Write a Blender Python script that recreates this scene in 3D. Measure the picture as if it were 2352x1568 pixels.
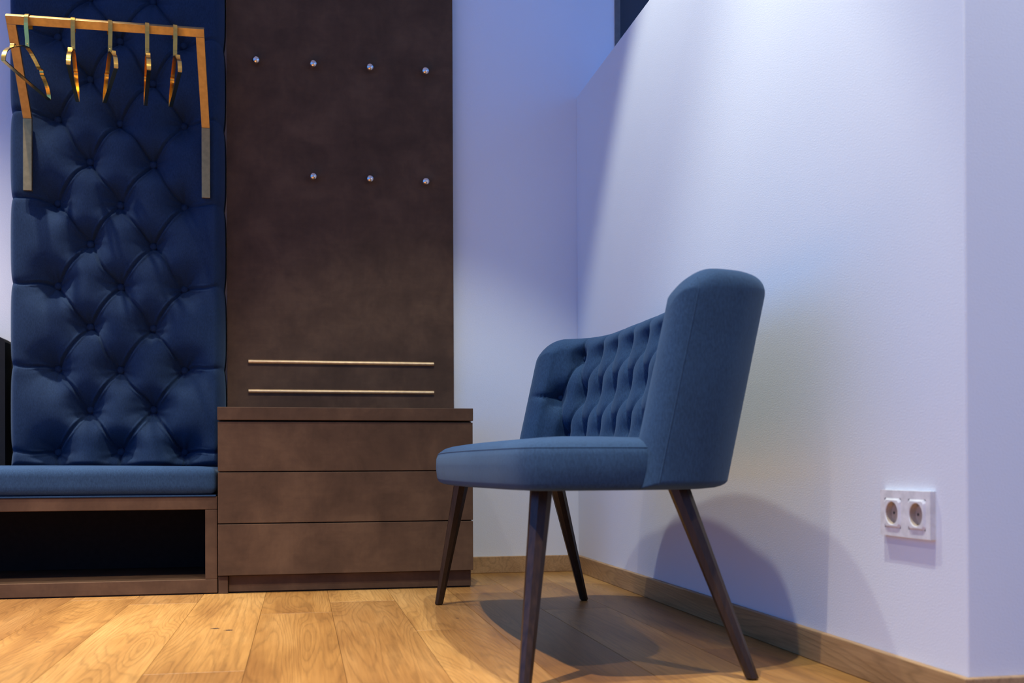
import bpy, bmesh, math, random
import numpy as np
from mathutils import Vector, Matrix

for o in list(bpy.data.objects):
    bpy.data.objects.remove(o, do_unlink=True)
SC = bpy.context.scene
COL = SC.collection

# ------------------------------------------------------------------ camera
F_PX, V0, CAM_H = 2480.0, 1070.0, 0.395
YAW, ROLL, PITCH = math.atan(486 / 2480.0), math.radians(0.25), math.radians(0.35)
cam = bpy.data.cameras.new('camera')
cam.sensor_width = 36.0
cam.lens = 36.0 * F_PX / 2352.0
cam.shift_y = (V0 - F_PX * math.tan(PITCH) - 784.0) / 2352.0
cam.clip_start = 0.05
cam.dof.use_dof = True
cam.dof.focus_distance = 3.0
cam.dof.aperture_fstop = 4.5
camo = bpy.data.objects.new('camera', cam)
COL.objects.link(camo)
camo.matrix_world = (Matrix.Translation((0, 0, CAM_H)) @ Matrix.Rotation(-YAW, 4, 'Z')
                     @ Matrix.Rotation(math.pi / 2 + PITCH, 4, 'X') @ Matrix.Rotation(-ROLL, 4, 'Z'))
SC.camera = camo

# ------------------------------------------------------------------ world, lamps, exposure
SC.view_settings.view_transform = 'Standard'
SC.view_settings.look = 'None'
SC.view_settings.gamma = 1.0
SC.view_settings.use_curve_mapping = False
SC.view_settings.exposure = 0.0
W = bpy.data.worlds.new('dusk')
SC.world = W
W.use_nodes = True
W.node_tree.nodes['Background'].inputs[0].default_value = (0.11, 0.33, 1.0, 1)
W.node_tree.nodes['Background'].inputs[1].default_value = 1.32


def spot(name, loc, target, energy, half, blend, color, radius=0.03):
    l = bpy.data.lights.new(name, 'SPOT')
    l.energy = energy
    l.spot_size = math.radians(half * 2)
    l.spot_blend = blend
    l.color = color
    l.shadow_soft_size = radius
    o = bpy.data.objects.new(name, l)
    COL.objects.link(o)
    o.location = loc
    d = Vector(target) - Vector(loc)
    o.rotation_euler = d.to_track_quat('-Z', 'Y').to_euler()
    return o


WARM = (1.0, 0.89, 0.74)
NEUT = (1.0, 0.93, 0.84)
COOL = (0.86, 0.93, 0.88)
spot('ceiling_spot_seat', (0.44, 1.5, 3.1), (0.46, 1.5, 0), 245, 42, 0.55, COOL, 0.014)
spot('ceiling_spot_corner', (0.36, 2.7, 3.1), (0.40, 2.7, 0), 165, 34, 0.3, COOL, 0.014)
spot('ceiling_spot_room', (-0.76, 1.2, 3.1), (-0.88, 1.75, 0), 680, 37, 0.8, WARM, 0.02)
spot('ceiling_spot_unit', (-0.55, 2.55, 3.1), (-0.45, 2.8, 0), 90, 33, 0.7, WARM)
spot('ceiling_spot_entrance', (1.25, 0.2, 3.1), (1.25, 0.1, 0), 135, 50, 0.5, (1.0, 0.92, 0.72), 0.05)
for i, x in enumerate((-1.0, -1.29, -1.55)):
    spot('ceiling_spot_niche', (x, 3.28, 3.1), (x + 0.1, 3.3, 0), 200, 24, 0.7, NEUT, 0.02)


# ------------------------------------------------------------------ materials
def newmat(name):
    m = bpy.data.materials.new(name)
    m.use_nodes = True
    nt = m.node_tree
    b = nt.nodes['Principled BSDF']
    return m, nt, b


def N(nt, t, **kw):
    n = nt.nodes.new(t)
    for k, v in kw.items():
        setattr(n, k, v)
    return n


def noise(nt, vec, scale, detail=4, rough=0.5, dist=0.0):
    n = N(nt, 'ShaderNodeTexNoise')
    n.inputs['Scale'].default_value = scale
    n.inputs['Detail'].default_value = detail
    n.inputs['Roughness'].default_value = rough
    n.inputs['Distortion'].default_value = dist
    if vec is not None:
        nt.links.new(vec, n.inputs['Vector'])
    return n


def ramp(nt, fac, stops):
    r = N(nt, 'ShaderNodeValToRGB')
    cr = r.color_ramp
    while len(cr.elements) < len(stops):
        cr.elements.new(0.5)
    for e, (p, c) in zip(cr.elements, stops):
        e.position = p
        e.color = (*c, 1)
    nt.links.new(fac, r.inputs[0])
    return r


def mixc(nt, mode, fac, a, b):
    m = N(nt, 'ShaderNodeMix', data_type='RGBA', blend_type=mode)
    for i, v in ((0, fac), (6, a), (7, b)):
        if hasattr(v, 'links') or hasattr(v, 'is_linked'):
            nt.links.new(v, m.inputs[i])
        else:
            m.inputs[i].default_value = v if i == 0 else (*v, 1)
    return m.outputs[2]


def math_(nt, op, a, b=None):
    m = N(nt, 'ShaderNodeMath', operation=op)
    for i, v in enumerate((a, b)):
        if v is None:
            continue
        if hasattr(v, 'is_linked'):
            nt.links.new(v, m.inputs[i])
        else:
            m.inputs[i].default_value = v
    return m.outputs[0]


def bump(nt, b, height, strength, distance):
    n = N(nt, 'ShaderNodeBump')
    n.inputs['Strength'].default_value = strength
    n.inputs['Distance'].default_value = distance
    nt.links.new(height, n.inputs['Height'])
    nt.links.new(n.outputs[0], b.inputs['Normal'])


def scaled(nt, vec, s):
    m = N(nt, 'ShaderNodeMapping')
    m.inputs['Scale'].default_value = s
    nt.links.new(vec, m.inputs['Vector'])
    return m.outputs[0]


def mat_wall():
    m, nt, b = newmat('plaster_white')
    tc = N(nt, 'ShaderNodeTexCoord').outputs['Object']
    n1 = noise(nt, tc, 1.3, 3)
    r = ramp(nt, n1.outputs[0], [(0.3, (0.77, 0.77, 0.785)), (0.7, (0.81, 0.81, 0.82))])
    nt.links.new(r.outputs[0], b.inputs['Base Color'])
    b.inputs['Roughness'].default_value = 0.75
    n2 = noise(nt, tc, 330, 2, 0.6)
    bump(nt, b, n2.outputs[0], 0.35, 0.0012)
    return m


def mat_fabric(name, lo, hi, bscale=900.0):
    m, nt, b = newmat(name)
    tc = N(nt, 'ShaderNodeTexCoord').outputs['Object']
    n1 = noise(nt, scaled(nt, tc, (330, 330, 110)), 1.0, 4, 0.75)
    n2 = noise(nt, tc, 9, 3)
    f = math_(nt, 'ADD', math_(nt, 'MULTIPLY', n1.outputs[0], 0.75), math_(nt, 'MULTIPLY', n2.outputs[0], 0.25))
    r = ramp(nt, f, [(0.32, lo), (0.68, hi)])
    nt.links.new(r.outputs[0], b.inputs['Base Color'])
    b.inputs['Roughness'].default_value = 0.9
    b.inputs['Specular IOR Level'].default_value = 0.2
    b.inputs['Sheen Weight'].default_value = 0.12
    b.inputs['Sheen Roughness'].default_value = 0.45
    b.inputs['Sheen Tint'].default_value = (0.45, 0.65, 0.95, 1)
    n3 = noise(nt, tc, bscale, 2, 0.6)
    bump(nt, b, n3.outputs[0], 0.4, 0.0012)
    return m


def mat_bronze_board():
    m, nt, b = newmat('bronze_brown_board')
    tc = N(nt, 'ShaderNodeTexCoord').outputs['Object']
    n1 = noise(nt, tc, 7.5, 7, 0.62, 0.3)
    n2 = noise(nt, scaled(nt, tc, (70, 70, 14)), 1.0, 4, 0.6)
    n3 = noise(nt, scaled(nt, tc, (14, 70, 80)), 1.0, 4, 0.6)
    f = math_(nt, 'ADD', math_(nt, 'MULTIPLY', n1.outputs[0], 0.8),
              math_(nt, 'MULTIPLY', math_(nt, 'ADD', n2.outputs[0], n3.outputs[0]), 0.1))
    r = ramp(nt, f, [(0.30, (0.058, 0.031, 0.017)), (0.50, (0.090, 0.048, 0.026)), (0.70, (0.130, 0.071, 0.038))])
    nt.links.new(r.outputs[0], b.inputs['Base Color'])
    b.inputs['Roughness'].default_value = 0.6
    b.inputs['Specular IOR Level'].default_value = 0.15
    bump(nt, b, n2.outputs[0], 0.12, 0.001)
    return m


def mat_oak(name, planks=True):
    m, nt, b = newmat(name)
    tc = N(nt, 'ShaderNodeTexCoord').outputs['Object']
    oi = N(nt, 'ShaderNodeObjectInfo')
    off = N(nt, 'ShaderNodeCombineXYZ')
    rv = oi.outputs['Random']
    nt.links.new(math_(nt, 'MULTIPLY', rv, 17.0), off.inputs[0])
    nt.links.new(math_(nt, 'MULTIPLY', rv, 43.0), off.inputs[1])
    nt.links.new(math_(nt, 'MULTIPLY', rv, 29.0), off.inputs[2])
    v = N(nt, 'ShaderNodeVectorMath', operation='ADD')
    nt.links.new(tc, v.inputs[0])
    nt.links.new(off.outputs[0], v.inputs[1])
    vec = v.outputs[0]
    # cathedral figure: contour lines of a slow noise stretched along the board
    big = noise(nt, scaled(nt, vec, (7.0, 0.55, 7.0)), 1.0, 2, 0.4, 0.35)
    jig = noise(nt, scaled(nt, vec, (60, 14, 60)), 1.0, 3, 0.6)
    ph = math_(nt, 'ADD', math_(nt, 'MULTIPLY', big.outputs[0], 36.0), math_(nt, 'MULTIPLY', jig.outputs[0], 0.55))
    ring = math_(nt, 'FRACT', ph)
    ringr = ramp(nt, ring, [(0.0, (0.30, 0.30, 0.30)), (0.25, (0.85, 0.85, 0.85)), (0.8, (1, 1, 1)), (1.0, (0.35, 0.35, 0.35))])
    fib = noise(nt, scaled(nt, vec, (190, 5, 190)), 1.0, 5, 0.7)
    tone = noise(nt, scaled(nt, vec, (9, 1.6, 9)), 1.0, 3, 0.5)
    base = ramp(nt, tone.outputs[0], [(0.3, (0.285, 0.136, 0.038)), (0.5, (0.40, 0.207, 0.061)), (0.72, (0.49, 0.275, 0.094))])
    if not planks:
        for e_, c_ in zip(base.color_ramp.elements, ((0.40, 0.235, 0.10), (0.50, 0.31, 0.145), (0.58, 0.37, 0.185))):
            e_.color = (*c_, 1)
    c = mixc(nt, 'MULTIPLY', 0.32, base.outputs[0], ringr.outputs[0])
    fr = ramp(nt, fib.outputs[0], [(0.35, (0.66, 0.62, 0.58)), (0.6, (1, 1, 1))])
    c = mixc(nt, 'MULTIPLY', 0.6, c, fr.outputs[0])
    hv = ramp(nt, rv, [(0.0, (0.70, 0.60, 0.52)), (0.35, (1.0, 0.95, 0.9)), (0.7, (0.84, 0.74, 0.60)), (1.0, (1.2, 1.18, 1.12))])
    c = mixc(nt, 'MULTIPLY', 0.95, c, hv.outputs[0])
    if planks:
        # two small dark star knots and scattered tiny ones
        geo = N(nt, 'ShaderNodeNewGeometry').outputs['Position']
        jv = noise(nt, geo, 160, 2)
        for (kx, ky, kr) in ((-0.206, 2.743, 0.012), (-0.172, 2.706, 0.012), (-0.585, 2.62, 0.006), (0.36, 2.42, 0.004), (0.40, 2.79, 0.006)):
            dd = N(nt, 'ShaderNodeVectorMath', operation='DISTANCE')
            nt.links.new(geo, dd.inputs[0])
            dd.inputs[1].default_value = (kx, ky, 0)
            t = math_(nt, 'ADD', dd.outputs['Value'], math_(nt, 'MULTIPLY', math_(nt, 'SUBTRACT', jv.outputs[0], 0.5), 0.022))
            kk = N(nt, 'ShaderNodeMapRange')
            nt.links.new(t, kk.inputs[0])
            kk.inputs[1].default_value = kr
            kk.inputs[2].default_value = kr * 0.55
            kk.inputs[3].default_value = 0.0
            kk.inputs[4].default_value = 0.9
            c = mixc(nt, 'MIX', kk.outputs[0], c, (0.035, 0.022, 0.018))
    nt.links.new(c, b.inputs['Base Color'])
    b.inputs['Roughness'].default_value = 0.42
    b.inputs['Specular IOR Level'].default_value = 0.35
    h = math_(nt, 'ADD', math_(nt, 'MULTIPLY', fib.outputs[0], 0.6), math_(nt, 'MULTIPLY', ringr.outputs[0], 0.5))
    bump(nt, b, h, 0.25, 0.0012)
    return m


def mat_simple(name, col, rough=0.5, metal=0.0, spec=0.5, grain=0.0):
    m, nt, b = newmat(name)
    tc = N(nt, 'ShaderNodeTexCoord').outputs['Object']
    n = noise(nt, tc, 60 if not grain else grain, 3)
    lo = tuple(c * 0.9 for c in col)
    hi = tuple(min(1, c * 1.08) for c in col)
    r = ramp(nt, n.outputs[0], [(0.35, lo), (0.65, hi)])
    nt.links.new(r.outputs[0], b.inputs['Base Color'])
    b.inputs['Roughness'].default_value = rough
    b.inputs['Metallic'].default_value = metal
    b.inputs['Specular IOR Level'].default_value = spec
    return m


def mat_walnut():
    m, nt, b = newmat('dark_walnut_legs')
    tc = N(nt, 'ShaderNodeTexCoord').outputs['Object']
    n = noise(nt, scaled(nt, tc, (180, 180, 9)), 1.0, 4, 0.6)
    r = ramp(nt, n.outputs[0], [(0.35, (0.016, 0.009, 0.006)), (0.65, (0.034, 0.018, 0.010))])
    nt.links.new(r.outputs[0], b.inputs['Base Color'])
    b.inputs['Roughness'].default_value = 0.33
    b.inputs['Specular IOR Level'].default_value = 0.35
    return m


M = dict(
    wall=mat_wall(),
    tuft=mat_fabric('navy_tufted_fabric', (0.0075, 0.019, 0.046), (0.018, 0.041, 0.090)),
    seat=mat_fabric('navy_seat_fabric', (0.011, 0.028, 0.064), (0.025, 0.060, 0.125)),
    board=mat_bronze_board(),
    oak=mat_oak('oak_planks'),
    oak_trim=mat_oak('oak_trim', False),
    brass=mat_simple('brushed_brass', (0.46, 0.30, 0.12), 0.45, 1.0),
    gold=mat_simple('polished_gold', (1.0, 0.60, 0.13), 0.2, 1.0),
    rose=mat_simple('rose_gold', (0.95, 0.66, 0.36), 0.42, 1.0),
    chrome=mat_simple('champagne_chrome', (0.86, 0.72, 0.62), 0.08, 1.0),
    walnut=mat_walnut(),
    black=mat_simple('black_leather', (0.006, 0.006, 0.007), 0.65, 0, 0.2),
    niche_shade=mat_simple('board_niche_shade', (0.018, 0.014, 0.012), 0.8, 0, 0.1),  # brown board with the shade inside the niche put into its colour
    plastic=mat_simple('white_socket_plastic', (0.82, 0.78, 0.74), 0.3, 0, 0.5),
    recess=mat_simple('beige_socket_recess', (0.50, 0.38, 0.28), 0.45),
    hole=mat_simple('socket_hole', (0.02, 0.02, 0.02), 0.7),
    steel=mat_simple('steel_contact', (0.6, 0.6, 0.6), 0.3, 1.0),
    frame=mat_simple('taupe_window_frame', (0.14, 0.125, 0.115), 0.45),
    slate=mat_simple('brown_joint', (0.10, 0.065, 0.04), 0.9),
)
gm, gnt, gb = newmat('dark_window_glass')
gb.inputs['Base Color'].default_value = (0.035, 0.045, 0.06, 1)
gb.inputs['Roughness'].default_value = 0.08
M['glass'] = gm


# ------------------------------------------------------------------ object helpers
def empty(name, loc=(0, 0, 0), rot=(0, 0, 0)):
    o = bpy.data.objects.new(name, None)
    o.empty_display_size = 0.1
    COL.objects.link(o)
    o.location = loc
    o.rotation_euler = rot
    return o


def tag(o, label=None, cat=None, group=None, kind=None):
    if label: o['label'] = label
    if cat: o['category'] = cat
    if group: o['group'] = group
    if kind: o['kind'] = kind
    return o


def org(parent):
    v = Vector((0, 0, 0))
    while parent is not None:
        v = v + parent.location
        parent = parent.parent
    return v


def link(name, me, mat, parent=None, smooth=False):
    if mat is not None and not me.materials:
        me.materials.append(mat)
    if smooth:
        me.polygons.foreach_set('use_smooth', [True] * len(me.polygons))
    o = bpy.data.objects.new(name, me)
    COL.objects.link(o)
    o.parent = parent
    return o


def mesh_obj(name, verts, faces, mat, parent=None, smooth=False, local=False, recalc=True):
    """verts in world space (unless local); parent chain is unrotated"""
    me = bpy.data.meshes.new(name)
    if not local and parent is not None:
        w = org(parent)
        verts = [(v[0] - w.x, v[1] - w.y, v[2] - w.z) for v in verts]
    me.from_pydata([tuple(map(float, v)) for v in verts], [], [tuple(f) for f in faces])
    if recalc:
        bm = bmesh.new()
        bm.from_mesh(me)
        bmesh.ops.recalc_face_normals(bm, faces=bm.faces)
        bm.to_mesh(me)
        bm.free()
    me.update()
    return link(name, me, mat, parent, smooth)


def bm_box(bm, x0, x1, y0, y1, z0, z1, bev=0.0, seg=2):
    r = bmesh.ops.create_cube(bm, size=1.0)
    vs = r['verts']
    for v in vs:
        v.co = Vector(((x0 + x1) / 2 + v.co.x * (x1 - x0), (y0 + y1) / 2 + v.co.y * (y1 - y0), (z0 + z1) / 2 + v.co.z * (z1 - z0)))
    if bev > 0:
        es = list({e for v in vs for e in v.link_edges})
        bmesh.ops.bevel(bm, geom=es, offset=bev, segments=seg, affect='EDGES', profile=0.5)


def bm_obj(name, bm, mat, parent=None, smooth=False, local=False):
    me = bpy.data.meshes.new(name)
    if not local and parent is not None:
        bmesh.ops.translate(bm, verts=bm.verts, vec=-org(parent))
    bm.to_mesh(me)
    bm.free()
    return link(name, me, mat, parent, smooth)


def box(name, x0, x1, y0, y1, z0, z1, mat, parent=None, bev=0.0015, seg=2, smooth=False, local=False):
    bm = bmesh.new()
    bm_box(bm, x0, x1, y0, y1, z0, z1, bev, seg)
    return bm_obj(name, bm, mat, parent, smooth, local)


def prism_x(name, poly, x0, x1, mat, parent=None, bev=0.0, local=False):
    """polygon in (y, z) extruded from x0 to x1"""
    bm = bmesh.new()
    a = [bm.verts.new((x0, p[0], p[1])) for p in poly]
    f = bm.faces.new(a)
    r = bmesh.ops.extrude_face_region(bm, geom=[f])
    for v in r['geom']:
        if isinstance(v, bmesh.types.BMVert):
            v.co.x = x1
    bmesh.ops.recalc_face_normals(bm, faces=bm.faces)
    if bev > 0:
        bmesh.ops.bevel(bm, geom=bm.edges[:], offset=bev, segments=2, affect='EDGES', profile=0.5)
    return bm_obj(name, bm, mat, parent, False, local)


def lathe(name, prof, mat, parent=None, seg=24, axis='Z', at=(0, 0, 0), local=False, smooth=True):
    """profile (r, h) turned around an axis through at; axis Z up, '-Y' towards the viewer, '-X'"""
    vs, fs = [], []
    for (r, h) in prof:
        for i in range(seg):
            a = 2 * math.pi * i / seg
            c, s = r * math.cos(a), r * math.sin(a)
            if axis == 'Z': p = (c, s, h)
            elif axis == '-Y': p = (c, -h, s)
            else: p = (-h, c, s)
            vs.append((p[0] + at[0], p[1] + at[1], p[2] + at[2]))
    n = len(prof)
    for k in range(n - 1):
        for i in range(seg):
            j = (i + 1) % seg
            fs.append((k * seg + i, k * seg + j, (k + 1) * seg + j, (k + 1) * seg + i))
    fs.append(tuple(range(seg)))
    fs.append(tuple((n - 1) * seg + i for i in range(seg)))
    return mesh_obj(name, vs, fs, mat, parent, smooth, local)


def seg_dist(px, pz, segs):
    d = np.full(px.shape, 1e9)
    for (ax, az, bx, bz) in segs:
        vx, vz = bx - ax, bz - az
        t = np.clip(((px - ax) * vx + (pz - az) * vz) / (vx * vx + vz * vz), 0, 1)
        d = np.minimum(d, np.hypot(px - ax - t * vx, pz - az - t * vz))
    return d


def tuft_height(px, pz, btn, segs, A, w1, B, w2, wr=0.0, seed=1):
    df = seg_dist(px, pz, segs)
    rng = np.random.RandomState(seed)
    fun = np.zeros(px.shape)
    wrk = np.zeros(px.shape)
    near = np.zeros(px.shape)
    for (bx, bz) in btn:
        d = np.hypot(px - bx, pz - bz)
        th = np.arctan2(pz - bz, px - bx)
        ph, ph2 = rng.rand() * 6.28, rng.rand() * 6.28
        fun += np.exp(-(d / w2) ** 1.6)
        wrk += (np.sin(6 * th + ph) + 0.7 * np.sin(11 * th + ph2)) * np.exp(-(d / (w2 * 0.75)) ** 1.5) * (1 - np.exp(-(d / (w2 * 0.3)) ** 2))
        near += np.exp(-((d - w2 * 0.9) / (w2 * 0.6)) ** 2)
    h = A * (1 - np.exp(-df / w1)) + B * (1 - np.clip(fun, 0, 1.05))
    if wr:
        h = h + wr * wrk + wr * 1.6 * np.exp(-((df - w1 * 1.1) / (w1 * 0.35)) ** 2) * np.clip(near, 0, 1)
    return h


# ------------------------------------------------------------------ room shell
XW, YW = 1.027, 3.945        # partition face, back wall face
YE, ZP = 1.527, 1.786        # partition end, partition height

floor = box('floor', -3.0, 3.0, -1.8, YW + 0.1, -0.06, -0.0155, M['slate'], bev=0)
tag(floor, 'wide warm oak plank floor running towards the drawer unit', kind='structure')
PL = 0.19
plank_cache = {}
random.seed(5)


def plank_mesh(L):
    L = round(L, 3)
    if L not in plank_cache:
        w, c, g = PL / 2 - 0.0003, 0.0008, 0.0003
        l = L / 2 - g
        vs = [(sx * w, sy * l, -0.015) for sx, sy in ((-1, -1), (1, -1), (1, 1), (-1, 1))]
        vs += [(sx * w, sy * l, -c) for sx, sy in ((-1, -1), (1, -1), (1, 1), (-1, 1))]
        vs += [(sx * (w - c), sy * (l - c), 0) for sx, sy in ((-1, -1), (1, -1), (1, 1), (-1, 1))]
        fs = [(3, 2, 1, 0), (8, 9, 10, 11)]
        for k in (0, 4):
            for i in range(4):
                j = (i + 1) % 4
                fs.append((k + i, k + j, k + 4 + j, k + 4 + i))
        me = bpy.data.meshes.new('plank')
        me.from_pydata(vs, [], fs)
        me.materials.append(M['oak'])
        plank_cache[L] = me
    return plank_cache[L]


JOINTS = {-3: [3.27], -2: [2.158], -1: [2.985], 0: [1.2, 3.2], 1: [2.6], 2: [1.75, 3.55], 3: [2.9], 4: [2.2]}
for r in range(-12, 13):
    x0 = 0.083 + PL * r if False else -0.107 + PL * (r + 1)
    ymax = YW if x0 + PL <= 1.05 else YE
    base = JOINTS.get(r, [random.uniform(0.2, 3.6)])
    cuts = sorted(set([round(b, 2) for b in base] + [round(base[0] - k * 1.9, 2) for k in (1, 2)] + [round(base[-1] + 1.9 * k, 2) for k in (1, 2)]))
    cuts = [-1.8] + [c for c in cuts if -1.7 < c < ymax - 0.05] + [round(ymax, 3)]
    for a, b in zip(cuts[:-1], cuts[1:]):
        o = bpy.data.objects.new('plank', plank_mesh(b - a))
        COL.objects.link(o)
        o.location = (x0 + PL / 2, (a + b) / 2, 0)
        o.parent = floor

# back wall with an opening for the dark glazed door behind the partition
WX0, WX1, WZ1 = 1.178, 2.15, 2.5
bm = bmesh.new()
bm_box(bm, -3.0, WX0, YW, YW + 0.12, 0, 3.2)
bm_box(bm, WX1, 3.0, YW, YW + 0.12, 0, 3.2)
bm_box(bm, WX0, WX1, YW, YW + 0.12, WZ1, 3.2)
tag(bm_obj('wall_back', bm, M['wall']), 'pale lavender-white plaster wall behind the drawer unit', kind='structure')
tag(box('wall_right', XW, XW + 0.24, YE, YW, 0, ZP, M['wall'], bev=0.003), 'half-height white plaster partition wall behind the blue bench', kind='structure')

tag(box('wall_front', -1.0, 3.0, -1.92, -1.8, 0, 3.2, M['wall'], bev=0), 'white plaster wall across the room, facing the partition end', kind='structure')

tag(box('ceiling', -3.0, 3.0, -1.92, YW + 0.12, 3.2, 3.3, M['wall'], bev=0), 'plain white ceiling above the seating corner', kind='structure')

win = empty('window_1', ((WX0 + WX1) / 2, YW, 0))
tag(win, 'dark glazed window with a taupe frame above the partition wall', kind='structure')
fw = 0.022
box('window_frame', WX0, WX0 + fw, YW - 0.004, YW + 0.08, 0, WZ1, M['frame'], win)
box('window_frame', WX1 - fw, WX1, YW - 0.004, YW + 0.08, 0, WZ1, M['frame'], win)
box('window_frame', WX0 + fw, WX1 - fw, YW - 0.004, YW + 0.08, WZ1 - fw, WZ1, M['frame'], win)
box('window_frame', WX0 + fw, WX1 - fw, YW - 0.004, YW + 0.08, 0, 0.06, M['frame'], win)
box('window_pane', WX0 + fw, WX1 - fw, YW + 0.02, YW + 0.03, 0.06, WZ1 - fw, M['glass'], win, bev=0)

# baseboards
BH, BT = 0.061, 0.014
tag(box('baseboard_back', 0.556, XW - BT, YW - BT, YW, 0, BH, M['oak_trim'], bev=0.002), 'oak baseboard under the lavender back wall', kind='structure')
tag(box('baseboard_right', XW - BT, XW, YE - BT, YW, 0, BH, M['oak_trim'], bev=0.002), 'long oak baseboard along the partition wall', kind='structure')
tag(box('baseboard_end', XW, XW + 0.24, YE - BT, YE, 0, BH, M['oak_trim'], bev=0.002), 'short oak baseboard at the near end of the partition', kind='structure')

# ------------------------------------------------------------------ drawer unit
DX0, DX1, DY, DYB = -0.2525, 0.551, 3.475, YW - 0.002
d = empty('drawer_unit', ((DX0 + DX1) / 2, (DY + DYB) / 2, 0))
tag(d, 'low mottled dark brown drawer unit with three wide drawers', 'drawer unit')
box('carcass', DX0 + 0.002, DX1 - 0.002, DY + 0.021, DYB, 0.056, 0.541, M['board'], d)
box('worktop', DX0 - 0.001, DX1 + 0.001, DY - 0.004, DYB, 0.5425, 0.583, M['board'], d)
for z0, z1 in ((0.3825, 0.537), (0.2205, 0.379), (0.0575, 0.217)):
    box('drawer', DX0, DX1, DY, DY + 0.020, z0, z1, M['board'], d, bev=0.0012)
box('plinth', DX0 + 0.03, DX1 - 0.004, DY + 0.024, DYB, 0.004, 0.055, M['board'], d)
box('end_panel', DX0, DX0 + 0.029, DY + 0.012, DYB, 0.0, 0.055, M['board'], d)
box('shadow_line', DX0 + 0.03, DX1 - 0.006, DY + 0.030, DYB - 0.01, 0.0, 0.0045, M['black'], d, bev=0)  # black strip standing in for the shadow line under the unit

# ------------------------------------------------------------------ brown wall panel with knobs and gold strips
PX0, PX1, PY = -0.2505, 0.5505, 3.905
p = empty('wall_panel', ((PX0 + PX1) / 2, YW, 0.583))
tag(p, 'tall mottled dark brown coat panel with round knobs above the drawers', 'wall panel')
box('board', PX0, PX1, PY, YW - 0.001, 0.5835, 2.35, M['board'], p, bev=0.001)
for i, (x, z) in enumerate(((-0.149, 1.824), (0.049, 1.824), (0.249, 1.825), (0.448, 1.825), (0.048, 1.424), (0.248, 1.425), (0.448, 1.425))):
    pts = [(0.0055, 0.0), (0.0055, 0.008)]
    rr, cy = 0.0150, 0.020
    for k in range(1, 12):
        a = -math.pi / 2 + 0.35 + (math.pi - 0.36) * k / 11
        pts.append((max(0.0004, rr * math.cos(a)), cy + rr * math.sin(a)))
    k_ = lathe('coat_knob', pts, M['chrome'], p, 24, '-Y', (x, PY, z))
    k_['label'] = 'round shiny champagne metal knob'
for z in (0.7665, 0.6625):
    pts = [(PY + 0.001, z - 0.0062), (PY - 0.003, z - 0.0062), (PY - 0.0062, z - 0.0035), (PY - 0.0072, z),
           (PY - 0.0062, z + 0.0035), (PY - 0.003, z + 0.0062), (PY + 0.001, z + 0.0062)]
    s_ = prism_x('gold_strip', pts, -0.178, 0.477, M['rose'], p)
    s_['label'] = 'thin horizontal rose gold strip'

# ------------------------------------------------------------------ tufted wall panel
TX0, TX1, TZ0, TZ1 = -0.957, -0.2542, 0.385, 2.30
TYB, TYF = YW - 0.002, 3.908        # back, depth of the button plane
AX, BX = (-0.806, -0.604, -0.393), (-0.702, -0.496)
AZ = [0.448 + 0.2825 * k for k in range(7)]
BZ = [0.594 + 0.2820 * k for k in range(6)]
btn = [(x, z) for z in AZ for x in AX] + [(x, z) for z in BZ for x in BX]
segs = []
for k, za in enumerate(AZ):
    for zb in (BZ[k - 1] if k else None, BZ[k] if k < 6 else None):
        if zb is None:
            continue
        segs += [(AX[0], za, BX[0], zb), (AX[1], za, BX[0], zb), (AX[1], za, BX[1], zb), (AX[2], za, BX[1], zb)]
    segs += [(TX0 - 0.02, za + 0.004, AX[0], za), (AX[2], za, TX1 + 0.02, za + 0.004)]
for x in AX:
    segs.append((x, AZ[0], x, TZ0 - 0.02))
nx, nz = 200, 520
gx = np.linspace(TX0, TX1, nx)
gz = np.linspace(TZ0, TZ1, nz)
PXg, PZg = np.meshgrid(gx, gz)
wob = 0.004 * np.sin(PZg * 37 + PXg * 11) + 0.003 * np.sin(PXg * 53 - PZg * 19)
H = tuft_height(PXg + wob * 0.6, PZg + wob, btn, segs, 0.013, 0.007, 0.080, 0.058, 0.0042, 3)
e = np.minimum(np.minimum(PXg - TX0, TX1 - PXg), np.minimum(PZg - TZ0, TZ1 - PZg))
rE = 0.035
edge = np.sqrt(np.clip(1 - (1 - np.clip(e / rE, 0, 1)) ** 2, 0, 1))
Yf = TYB - (TYB - TYF) * np.clip(edge * 1.0, 0.0, 1) - H * edge
# scalloped sides: fabric pulled in at every seam
dseam = np.min(np.abs(PZg[..., None] - np.array(AZ)[None, None, :]), axis=2)
pull = 0.007 * np.exp(-dseam / 0.03)
side = np.clip(1 - (PXg - TX0) / 0.12, 0, 1) ** 2 - np.clip(1 - (TX1 - PXg) / 0.12, 0, 1) ** 2
Xs = PXg + pull * side * 1.0
vs = np.stack([Xs, Yf, PZg], -1).reshape(-1, 3)
idx = np.arange(nx * nz).reshape(nz, nx)
fs = np.stack([idx[:-1, :-1], idx[:-1, 1:], idx[1:, 1:], idx[1:, :-1]], -1).reshape(-1, 4).tolist()
border = list(idx[0, :]) + list(idx[1:, -1]) + list(idx[-1, :-1][::-1]) + list(idx[1:-1, 0][::-1])
fs.append(tuple(int(i) for i in border[::-1]))
t = empty('tufted_panel', ((TX0 + TX1) / 2, TYB, TZ0))
tag(t, 'tall navy blue button-tufted upholstered wall panel above the low seat', 'upholstered panel')
mesh_obj('upholstery', vs.tolist(), fs, M['tuft'], t, smooth=True, recalc=False)
bmsh = None
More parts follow.
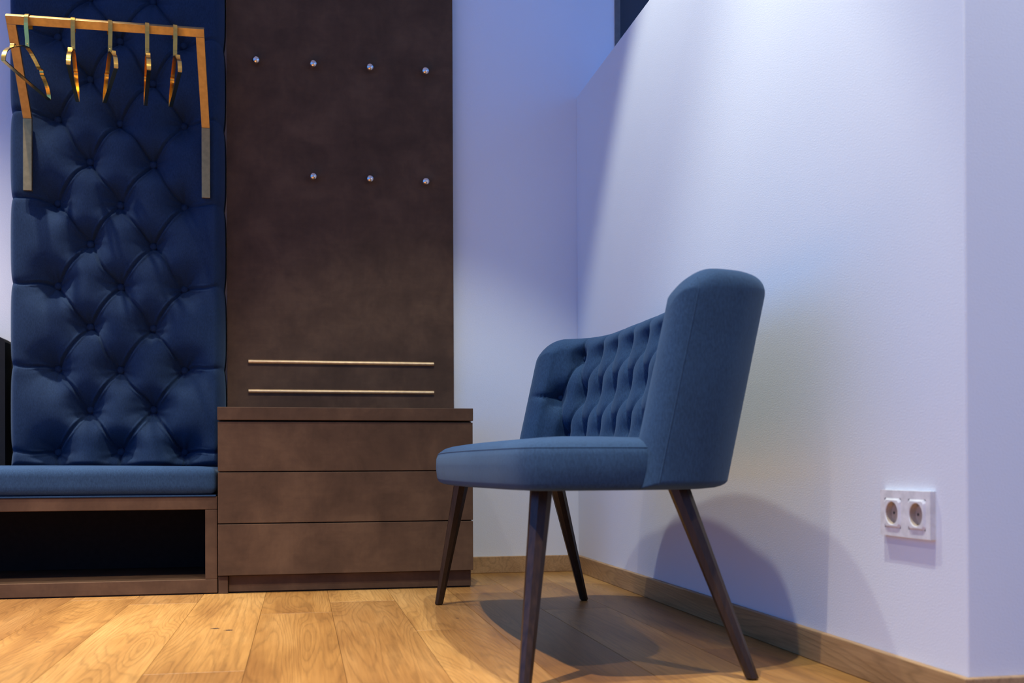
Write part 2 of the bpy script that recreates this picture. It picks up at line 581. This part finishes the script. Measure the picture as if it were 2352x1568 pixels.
for (x, z) in btn:
    y = TYF - 0.009
    if bmsh is None:
        b0 = lathe('button', [(0.0125, -0.008), (0.0135, 0.002), (0.0125, 0.006), (0.009, 0.0095), (0.004, 0.011), (0.0005, 0.0114)],
                   M['tuft'], t, 18, '-Y', (0, 0, 0), local=True)
        bmsh = b0.data
    else:
        b0 = link('button', bmsh, None, t)
    b0.location = Vector((x, y, z)) - org(t)

# black padded piece at the left of the tufted panel
bp = empty('side_panel', (-1.3, 3.9, 0.4))
tag(bp, 'black padded side panel with a sloping top, left of the tufted panel', 'side panel')
poly = [(-1.75, 0.40), (-0.963, 0.40), (-0.963, 0.815), (-0.967, 0.824), (-0.978, 0.831), (-1.05, 0.862), (-1.2, 0.91), (-1.4, 0.95), (-1.75, 0.98)]
vs = [(x, 3.845, z) for x, z in poly] + [(x, 3.94, z) for x, z in poly]
n = len(poly)
fs = [tuple(range(n)), tuple(range(2 * n - 1, n - 1, -1))] + [(i, (i + 1) % n, n + (i + 1) % n, n + i) for i in range(n)]
mesh_obj('padding', vs, fs, M['black'], bp)
box('top_seam', -1.75, -1.2, 3.838, 3.8445, 0.86, 0.866, M['black'], bp, bev=0.001)

# ------------------------------------------------------------------ low bench box with open niche, and its cushion
BX0, BX1, BYF, BYB = -1.75, -0.2555, 3.487, YW - 0.003
bb = empty('bench_box', ((BX0 + BX1) / 2, 3.7, 0))
tag(bb, 'dark brown bench box with a long open niche beside the drawers', 'bench')
box('top_board', BX0, BX1, BYF, BYB, 0.264, 0.304, M['board'], bb)
box('bottom_board', BX0, BX1, BYF, BYB, 0.004, 0.046, M['board'], bb)
box('side_board', BX1 - 0.0365, BX1, BYF + 0.0005, BYB, 0.0465, 0.2635, M['board'], bb)
box('side_board', BX0, BX0 + 0.0365, BYF + 0.0005, BYB, 0.0465, 0.2635, M['board'], bb)
box('back_board', BX0 + 0.037, BX1 - 0.037, BYB - 0.02, BYB, 0.0465, 0.2635, M['niche_shade'], bb)
box('shadow_line', BX0, BX1, BYF + 0.004, BYB, 0.0, 0.0038, M['black'], bb, bev=0)  # black strip painted as shade along the foot of the bench box

# cushion: rounded slab with a soft, slightly bulging front
def cushion_mesh(name, x0, x1, y0, y1, z0, z1, mat, parent, r=0.03):
    bm = bmesh.new()
    bm_box(bm, x0, x1, y0, y1, z0, z1)
    bmesh.ops.subdivide_edges(bm, edges=bm.edges[:], cuts=11, use_grid_fill=True)
    cx, cy, cz = (x0 + x1) / 2, (y0 + y1) / 2, (z0 + z1) / 2
    hx, hy, hz = (x1 - x0) / 2, (y1 - y0) / 2, (z1 - z0) / 2
    for v in bm.verts:
        # even out the rounding: pull samples toward the edges
        l = []
        for c, cc, h in ((v.co.x, cx, hx), (v.co.y, cy, hy), (v.co.z, cz, hz)):
            q = (c - cc) / h
            if h > 0.1:
                q = math.copysign(1 - max(0.0, 1 - abs(q)) ** 2.2, q) if abs(q) > 1e-6 else 0
            l.append(q * h)
        pnt = Vector(l)
        rr = min(r, hz * 0.95)
        core = Vector((max(-hx + rr, min(hx - rr, pnt.x)), max(-hy + rr, min(hy - rr, pnt.y)), max(-hz + rr, min(hz - rr, pnt.z))))
        dlt = pnt - core
        if dlt.length > 1e-9:
            pnt = core + dlt.normalized() * min(rr, dlt.length if False else rr) if (abs(abs(pnt.x) - hx) < 1e-6 or abs(abs(pnt.y) - hy) < 1e-6 or abs(abs(pnt.z) - hz) < 1e-6) else pnt
        bul = 0.006 * (1 - (pnt.x / hx) ** 2) * (1 - (pnt.y / hy) ** 2)
        if pnt.z > 0:
            pnt.z += bul
        v.co = Vector((cx + pnt.x, cy + pnt.y, cz + pnt.z))
    return bm_obj(name, bm, mat, parent, True)


cu = empty('seat_cushion', ((BX0 + BX1) / 2, 3.65, 0.305))
tag(cu, 'long blue upholstered seat cushion lying on the brown bench box', 'cushion')
cushion_mesh('cover', BX0, BX1 - 0.002, 3.478, 3.83, 0.309, 0.398, M['seat'], cu, 0.026)
box('base_board', BX0 + 0.002, BX1 - 0.004, 3.483, 3.83, 0.3045, 0.3095, M['seat'], cu, bev=0.001)

# ------------------------------------------------------------------ brass clothes rail
rl = empty('clothes_rail', (-0.6, 3.80, 1.31))
tag(rl, 'brass clothes rail bracket mounted on the tufted panel', 'clothes rail')
RX0, RX1, RW, RT = -0.8955, -0.2995, 0.027, 0.015
ang = Vector((0, 3.58 - 3.80, 1.80 - 1.55)).normalized()
nrm = Vector((0, ang.z, -ang.y))          # pointing back/up
p0, p1 = Vector((0, 3.80, 1.55)), Vector((0, 3.58, 1.80))
pb = p1 - ang * RW                        # lower edge of the cross bar
kneeb = p0 + Vector((0, RT, RT * (1 - math.cos(0.72)) / math.sin(0.72) * 1.0))
for x in (RX0, RX1 - RW):
    prism_x('mounting_bar', [(3.80, 1.312), (3.80, 1.55), (kneeb.y, kneeb.z), (3.80 + RT, 1.312)], x, x + RW, M['brass'], rl, bev=0.0008)
    q = pb + nrm * RT
    prism_x('arm', [(3.80, 1.5502), (pb.y, pb.z), (q.y, q.z), (kneeb.y, kneeb.z + 0.0002)], x, x + RW, M['brass'], rl, bev=0.0008)
    for z in (1.36, 1.50):   # stand-offs into the padding
        lathe('stand_off', [(0.007, -0.03), (0.007, 0.0)], M['brass'], rl, 12, '-Y', (x + RW / 2, 3.80 + RT, z), smooth=False)
a_, b_, c_, d_ = pb, p1, p1 + nrm * RT, pb + nrm * RT
prism_x('cross_bar', [(v.y, v.z) for v in (a_, b_, c_, d_)], RX0, RX1, M['brass'], rl, bev=0.0008)


# ------------------------------------------------------------------ hangers
def ribbon(name, path, w, th, mat, parent, closed=False):
    """flat band following a path in the local (y, z) plane, band width along x"""
    P = [Vector((q[0], q[1])) for q in path]
    n = len(P)
    vs, fs = [], []
    for i in range(n):
        if closed:
            tg = (P[(i + 1) % n] - P[i - 1]).normalized()
        else:
            tg = (P[min(i + 1, n - 1)] - P[max(i - 1, 0)]).normalized()
        nn = Vector((-tg.y, tg.x)) * th / 2
        for sx, sn in ((-1, -1), (1, -1), (1, 1), (-1, 1)):
            vs.append((sx * w / 2, P[i].x + sn * nn.x, P[i].y + sn * nn.y))
    rng = range(n) if closed else range(n - 1)
    for i in rng:
        j = (i + 1) % n
        for k in range(4):
            l = (k + 1) % 4
            fs.append((i * 4 + k, i * 4 + l, j * 4 + l, j * 4 + k))
    if not closed:
        fs += [(0, 1, 2, 3), tuple((n - 1) * 4 + k for k in (3, 2, 1, 0))]
    return mesh_obj(name, vs, fs, mat, parent, False, local=True)


def smooth_path(pts, k=6):
    out = []
    n = len(pts)
    for i in range(n - 1):
        a, b, c, d2 = pts[max(i - 1, 0)], pts[i], pts[i + 1], pts[min(i + 2, n - 1)]
        for j in range(k):
            u = j / k
            out.append(tuple(0.5 * (2 * b[m] + (c[m] - a[m]) * u + (2 * a[m] - 5 * b[m] + 4 * c[m] - d2[m]) * u * u
                                    + (3 * b[m] - a[m] - 3 * c[m] + d2[m]) * u ** 3) for m in range(2)))
    out.append(tuple(pts[-1]))
    return out


HO = (3.5945, 1.7945)      # bar centre: hanger origin (local y, z measured from here)
HL = ['gold metal hanger at the left end of the rail, swung sideways', 'gold metal hanger second from the left end of the rail',
      'gold metal hanger in the middle of the rail', 'gold metal hanger second from the right end, hanging edge-on',
      'gold metal hanger nearest the right end of the rail']


def make_hanger():
    t_ = empty('hanger')
    r = 0.0185
    arc = [(0.0175 - 0.002, -0.022), (0.0175, -0.008)]
    arc += [(r * math.cos(a), r * math.sin(a) - 0.0005) for a in [math.pi * k / 12 for k in range(13)]]
    arc += [(-0.0185, -0.015), (-0.0175, -0.03), (-0.014, -0.047), (-0.010, -0.065), (-0.009, -0.089)]
    ribbon('hook', arc, 0.0125, 0.003, M['gold'], t_)
    NZ = -0.089
    half = [(0.0, NZ), (0.030, NZ - 0.006), (0.075, NZ - 0.024), (0.092, NZ - 0.033), (0.099, NZ - 0.030), (0.108, NZ - 0.031),
            (0.114, NZ - 0.042), (0.135, NZ - 0.054), (0.156, NZ - 0.070), (0.168, NZ - 0.088), (0.172, NZ - 0.104)]
    rt = smooth_path(half, 4)
    cx = -0.009
    pts = [(cx - a, b) for a, b in rt[::-1]] + [(cx + a, b) for a, b in rt[1:]]
    ribbon('shoulder_band', pts, 0.0125, 0.003, M['gold'], t_)
    zz = NZ - 0.1045
    ribbon('trouser_bar', [(cx - 0.172, zz), (cx - 0.08, zz - 0.001), (cx + 0.08, zz - 0.001), (cx + 0.172, zz)], 0.0115, 0.003, M['gold'], t_)
    lathe('rivet', [(0.0028, 0.0), (0.0024, 0.0012), (0.0006, 0.0018)], M['gold'], t_, 12, '-Y', (0, -0.0108, -0.078), local=True)
    return t_


h0 = make_hanger()
for i, (x, rz) in enumerate(((-0.830, -0.16), (-0.698, 0.115), (-0.589, 0.26), (-0.476, 0.16), (-0.391, 0.19))):
    if i == 0:
        h = h0
    else:
        h = h0.copy()
        COL.objects.link(h)
        for ch in h0.children:
            c = ch.copy()
            COL.objects.link(c)
            c.parent = h
    # near end of the hanger swings: negative angle brings it left
    h.location = (x, HO[0], HO[1])
    tag(h, HL[i], 'hanger', 'gold hangers on the rail')
    h.rotation_euler = (0, 0, rz)

# ------------------------------------------------------------------ blue tub-backed bench
YC = 2.467
be = empty('upholstered_bench', (0.6, YC, 0))
tag(be, 'blue two-seat bench with tufted wrap-around back and dark splayed legs', 'bench')

SB, ST = 0.350, 0.440       # seat underside and edge height
halfp = [(0.592, 1.892), (0.655, 1.898), (0.718, 1.924), (0.764, 1.980), (0.785, 2.07), (0.792, 2.20), (0.798, 2.34), (0.800, YC)]
ctrl = halfp + [(x, 2 * YC - y) for x, y in halfp[:-1][::-1]]
cen = np.array(smooth_path(ctrl, 16))
dl = np.hypot(*np.diff(cen, axis=0).T)
S = np.concatenate([[0], np.cumsum(dl)])
LT = S[-1]
ns = 380
nzz = 96
u = np.linspace(0, 1, ns)
u = u - 0.35 * np.sin(2 * math.pi * u) / (2 * math.pi)      # denser at the two tips
su = u * LT
cx = np.interp(su, S, cen[:, 0]); cy = np.interp(su, S, cen[:, 1])
tx = np.gradient(cx, su); ty = np.gradient(cy, su)
ln = np.hypot(tx, ty); tx /= ln; ty /= ln
# inner normal (towards the sitter)
nxn, nyn = -ty, tx
ZB, ZT, RC = SB, 0.760, 0.075
es = np.minimum(su, LT - su)
ztop = ZT - RC + np.sqrt(np.clip(RC ** 2 - np.clip(RC - es, 0, RC) ** 2, 0, None))
ztop = ztop + 0.008 * np.sin(math.pi * su / LT)
w = np.linspace(0, 1, nzz)
w = w - 0.45 * np.sin(2 * math.pi * w) / (2 * math.pi)
Zg = ZB + (ztop[None, :] - ZB) * w[:, None]
Sg = np.repeat(su[None, :], nzz, 0)
bt, sg = [], []
rows = ((0.700, 0.06), (0.590, 0.0), (0.480, 0.06))
cols = {}
for zi, (z, o_) in enumerate(rows):
    k = 0
    pos = []
    while True:
        q = o_ + 0.12 * k
        if q > LT / 2 - (0.135 if o_ else 0.08):
            break
        pos += [q, -q] if q > 0 else [0.0]
        k += 1
    cols[zi] = sorted(pos)
    bt += [(LT / 2 + q, z) for q in pos]
for a_i, b_i in ((0, 1), (1, 2)):
    for qa in cols[a_i]:
        for qb in cols[b_i]:
            if abs(abs(qa - qb) - 0.06) < 0.005:
                sg.append((LT / 2 + qa, rows[a_i][0], LT / 2 + qb, rows[b_i][0]))
for q in cols[0]:
    sg.append((LT / 2 + q, 0.700, LT / 2 + q, 0.80))
for q in cols[2]:
    sg.append((LT / 2 + q, 0.480, LT / 2 + q, 0.30))
for q, s_ in ((cols[1][0], -1), (cols[1][-1], 1)):
    sg.append((LT / 2 + q, 0.590, LT / 2 + q + s_ * 0.2, 0.596))
Ht = tuft_height(Sg, Zg, bt, sg, 0.012, 0.006, 0.040, 0.029, 0.0006, 8)
ed = np.minimum(np.minimum(Sg, LT - Sg), np.minimum(ztop[None, :] - Zg, (Zg - ZB) * 2.6))
rr = 0.042
rnd = np.sqrt(np.clip(1 - (1 - np.clip(ed / rr, 0, 1)) ** 2, 0, 1))
front = rnd * (0.008 + Ht)
back = rnd * 0.044
LEAN = 0.22
sh = LEAN * (Zg - ZB)
def pos(off):
    X = cx[None, :] + nxn[None, :] * off + sh
    Y = cy[None, :] + nyn[None, :] * off
    return np.stack([X, Y, Zg], -1)
# inner side sign check: normal must point to -X at the middle
sgn = 1.0 if nxn[ns // 2] < 0 else -1.0
PF, PB = pos(sgn * front), pos(-sgn * back)
vs = np.concatenate([PF.reshape(-1, 3), PB.reshape(-1, 3)])
idx = np.arange(ns * nzz).reshape(nzz, ns)
fq = np.stack([idx[:-1, :-1], idx[:-1, 1:], idx[1:, 1:], idx[1:, :-1]], -1).reshape(-1, 4)
off = ns * nzz
fs = fq.tolist() + (fq[:, ::-1] + off).tolist()
me = bpy.data.meshes.new('backrest')
wv = org(be)
me.from_pydata((vs - np.array(wv)).tolist(), [], fs)
bm = bmesh.new()
bm.from_mesh(me)
bmesh.ops.remove_doubles(bm, verts=bm.verts, dist=0.00005)
bmesh.ops.recalc_face_normals(bm, faces=bm.faces)
bm.to_mesh(me)
bm.free()
br = link('backrest', me, M['seat'], be, True)
bmsh = None
for (s_, z) in bt:
    i = int(np.argmin(np.abs(su - s_)))
    dep = 0.015
    c = Vector((cx[i] + sgn * nxn[i] * dep + LEAN * (z - ZB), cy[i] + sgn * nyn[i] * dep, z))
    if bmsh is None:
        b0 = lathe('back_button', [(0.0075, -0.006), (0.0085, 0.001), (0.0075, 0.004), (0.004, 0.006), (0.0005, 0.0064)], M['seat'], br, 14, '-Y', (0, 0, 0), local=True)
        bmsh = b0.data
    else:
        b0 = link('back_button', bmsh, None, br)
    b0.location = c - wv
    nv = Vector((sgn * nxn[i], sgn * nyn[i], 0))
    b0.rotation_euler = (0, 0, math.atan2(nv.y, nv.x) + math.pi / 2)

# stitched seams near both front edges of the wings
for i in (int(np.argmin(np.abs(su - 0.034))), int(np.argmin(np.abs(su - (LT - 0.034))))):
    pth = PB[4:-4, i, :]
    nv = np.array([-sgn * nxn[i], -sgn * nyn[i], 0.0])
    tv = np.array([tx[i], ty[i], 0.0])
    vs, fs = [], []
    for k in range(len(pth)):
        for m_ in range(6):
            a = 2 * math.pi * m_ / 6
            vs.append(tuple(pth[k] + nv * 0.0012 * math.cos(a) + tv * 0.0016 * math.sin(a)))
    for k in range(len(pth) - 1):
        for m_ in range(6):
            l = (m_ + 1) % 6
            fs.append((k * 6 + m_, k * 6 + l, (k + 1) * 6 + l, (k + 1) * 6 + m_))
    mesh_obj('wing_seam', vs, fs, M['seat'], br, True)

# seat: bowed front outline
hs = [(0.80, 2.10), (0.765, 1.985), (0.70, 1.915), (0.60, 1.862), (0.50, 1.856), (0.43, 1.860), (0.392, 1.885), (0.372, 1.96), (0.360, 2.06), (0.340, 2.26), (0.334, YC)]
outl = hs + [(x, 2 * YC - y) for x, y in hs[:-1][::-1]]
ol = smooth_path(outl + [outl[0]], 6)[:-1]
ol = np.array(ol)
n = len(ol)
tg = np.roll(ol, -1, 0) - np.roll(ol, 1, 0)
tg /= np.linalg.norm(tg, axis=1)[:, None]
nm = np.stack([tg[:, 1], -tg[:, 0]], -1)
c0 = np.array([0.58, YC])
if np.mean(np.sum(nm * (ol - c0), 1)) < 0:
    nm = -nm
rings = []
prof = [(-0.030, SB), (-0.012, SB + 0.001), (-0.004, SB + 0.005), (0.0, SB + 0.014), (0.003, SB + 0.040), (0.002, SB + 0.064), (-0.002, SB + 0.076),
        (-0.0045, SB + 0.0785), (-0.008, SB + 0.083), (-0.017, ST - 0.001), (-0.030, ST + 0.003), (-0.05, ST + 0.006)]
for o_, z in prof:
    rings.append(np.concatenate([ol + nm * o_, np.full((n, 1), z)], 1))
inner = ol + nm * (-0.05)
axis = np.stack([np.full(n, 0.58), np.clip(inner[:, 1], 2.25, 2 * YC - 2.25)], -1)
for q in (0.25, 0.5, 0.75, 1.0):
    rings.append(np.concatenate([inner * (1 - q) + axis * q, np.full((n, 1), ST + 0.006 + 0.010 * (1 - (1 - q) ** 2))], 1))
vs = np.concatenate(rings)
fs = []
for k in range(len(rings) - 1):
    for i in range(n):
        j = (i + 1) % n
        fs.append((k * n + i, k * n + j, (k + 1) * n + j, (k + 1) * n + i))
fs.append(tuple(range(n)))
st = mesh_obj('seat', vs.tolist(), fs, M['seat'], be, True)
# piping seam round the seat edge
path = np.concatenate([ol + nm * (-0.0035), np.full((n, 1), SB + 0.0775)], 1)
vs, fs = [], []
for i in range(n):
    for k in range(6):
        a = 2 * math.pi * k / 6
        o2 = path[i] + np.array([nm[i, 0] * 0.0018 * math.cos(a), nm[i, 1] * 0.0018 * math.cos(a), 0.0018 * math.sin(a)])
        vs.append(tuple(o2))
for i in range(n):
    j = (i + 1) % n
    for k in range(6):
        l = (k + 1) % 6
        fs.append((i * 6 + k, i * 6 + l, j * 6 + l, j * 6 + k))
mesh_obj('seam', vs, fs, M['seat'], st, True)

# tapered splayed legs
for (bx, by, tx_, ty_) in ((0.386, 1.866, 0.440, 1.962), (0.386, 3.068, 0.440, 2.972), (0.816, 1.868, 0.708, 1.962), (0.816, 3.072, 0.708, 2.972)):
    B_, T_ = Vector((bx, by, 0)), Vector((tx_, ty_, SB + 0.003))
    L_ = T_ - B_
    vs, fs = [], []
    lev = ((0.0, 0.0085), (0.012, 0.0122), (0.5, 0.0165), (1.0, 0.0215))
    sg_ = 8
    for (q, r) in lev:
        c = B_ + L_ * q
        for i in range(sg_):
            a = 2 * math.pi * (i + 0.5) / sg_
            vs.append((c.x + r * math.cos(a), c.y + r * math.sin(a), c.z))
    for k in range(len(lev) - 1):
        for i in range(sg_):
            j = (i + 1) % sg_
            fs.append((k * sg_ + i, k * sg_ + j, (k + 1) * sg_ + j, (k + 1) * sg_ + i))
    fs += [tuple(range(sg_)), tuple(range((len(lev) - 1) * sg_, len(lev) * sg_))]
    lg = mesh_obj('leg', vs, fs, M['walnut'], be, False)
    lg['label'] = 'dark glossy tapered wooden leg'

# ------------------------------------------------------------------ double wall socket
SY0, SY1, SZ0, SZ1 = 1.612, 1.768, 0.270, 0.350
so = empty('wall_socket', (XW, (SY0 + SY1) / 2, SZ0))
tag(so, 'white double power socket on the partition wall', 'socket')
bm = bmesh.new()
_zc, _h = (SZ0 + SZ1) / 2, 0.0263
_ya, _yb = SY0 + 0.040, SY1 - 0.0405
bm_box(bm, XW - 0.010, XW, SY0, SY1, _zc + _h, SZ1, 0.0)
bm_box(bm, XW - 0.010, XW, SY0, SY1, SZ0, _zc - _h, 0.0)
for _p, _q in ((SY0, _ya - _h), (_ya + _h, _yb - _h), (_yb + _h, SY1)):
    bm_box(bm, XW - 0.010, XW, _p, _q, _zc - _h, _zc + _h, 0.0)
bmesh.ops.remove_doubles(bm, verts=bm.verts, dist=1e-5)
bm_obj('frame', bm, M['plastic'], so)
for yc in (SY0 + 0.040, SY1 - 0.0405):
    zc = (SZ0 + SZ1) / 2
    R_, dep, sgm = 0.0205, 0.0112, 28
    hw, xo, xi = 0.0265, XW - 0.0125, XW - 0.0095
    # raised insert with chamfered rim and a round well
    vs, fs = [], []
    sq = []
    for i in range(sgm):
        a = 2 * math.pi * i / sgm
        m_ = max(abs(math.cos(a)), abs(math.sin(a)))
        sq.append((math.cos(a) / m_, math.sin(a) / m_))
    circ = [(math.cos(2 * math.pi * i / sgm), math.sin(2 * math.pi * i / sgm)) for i in range(sgm)]
    ringsS = [[(xi, yc + hw * a, zc + hw * b) for a, b in sq], [(xo, yc + (hw - 0.004) * a, zc + (hw - 0.004) * b) for a, b in sq],
              [(xo, yc + R_ * a, zc + R_ * b) for a, b in circ], [(xo + 0.001, yc + (R_ - 0.001) * a, zc + (R_ - 0.001) * b) for a, b in circ]]
    for rg in ringsS:
        vs += rg
    for k in range(3):
        for i in range(sgm):
            j = (i + 1) % sgm
            fs.append((k * sgm + i, k * sgm + j, (k + 1) * sgm + j, (k + 1) * sgm + i))
    ins = mesh_obj('socket_insert', vs, fs, M['plastic'], so)
    vs, fs = [], []
    for (xx, r) in ((xo + 0.001, R_ - 0.001), (xo + dep, R_ - 0.002), (xo + dep, 0.0006)):
        vs += [(xx, yc + r * a, zc + r * b) for a, b in circ]
    for k in range(2):
        for i in range(sgm):
            j = (i + 1) % sgm
            fs.append((k * sgm + i, k * sgm + j, (k + 1) * sgm + j, (k + 1) * sgm + i))
    mesh_obj('socket_well', vs, fs, M['recess'], ins)
    for dy in (-0.0095, 0.0095):
        lathe('pin_hole', [(0.0026, -0.0005), (0.0026, 0.0004)], M['hole'], ins, 12, '-X', (xo + dep, yc + dy, zc), smooth=False)
    for dz in (-1, 1):
        box('earth_clip', xo + 0.004, xo + dep, yc - 0.0025, yc + 0.0025, zc + dz * 0.0165 - 0.001, zc + dz * 0.0165 + 0.001, M['steel'], ins, bev=0)
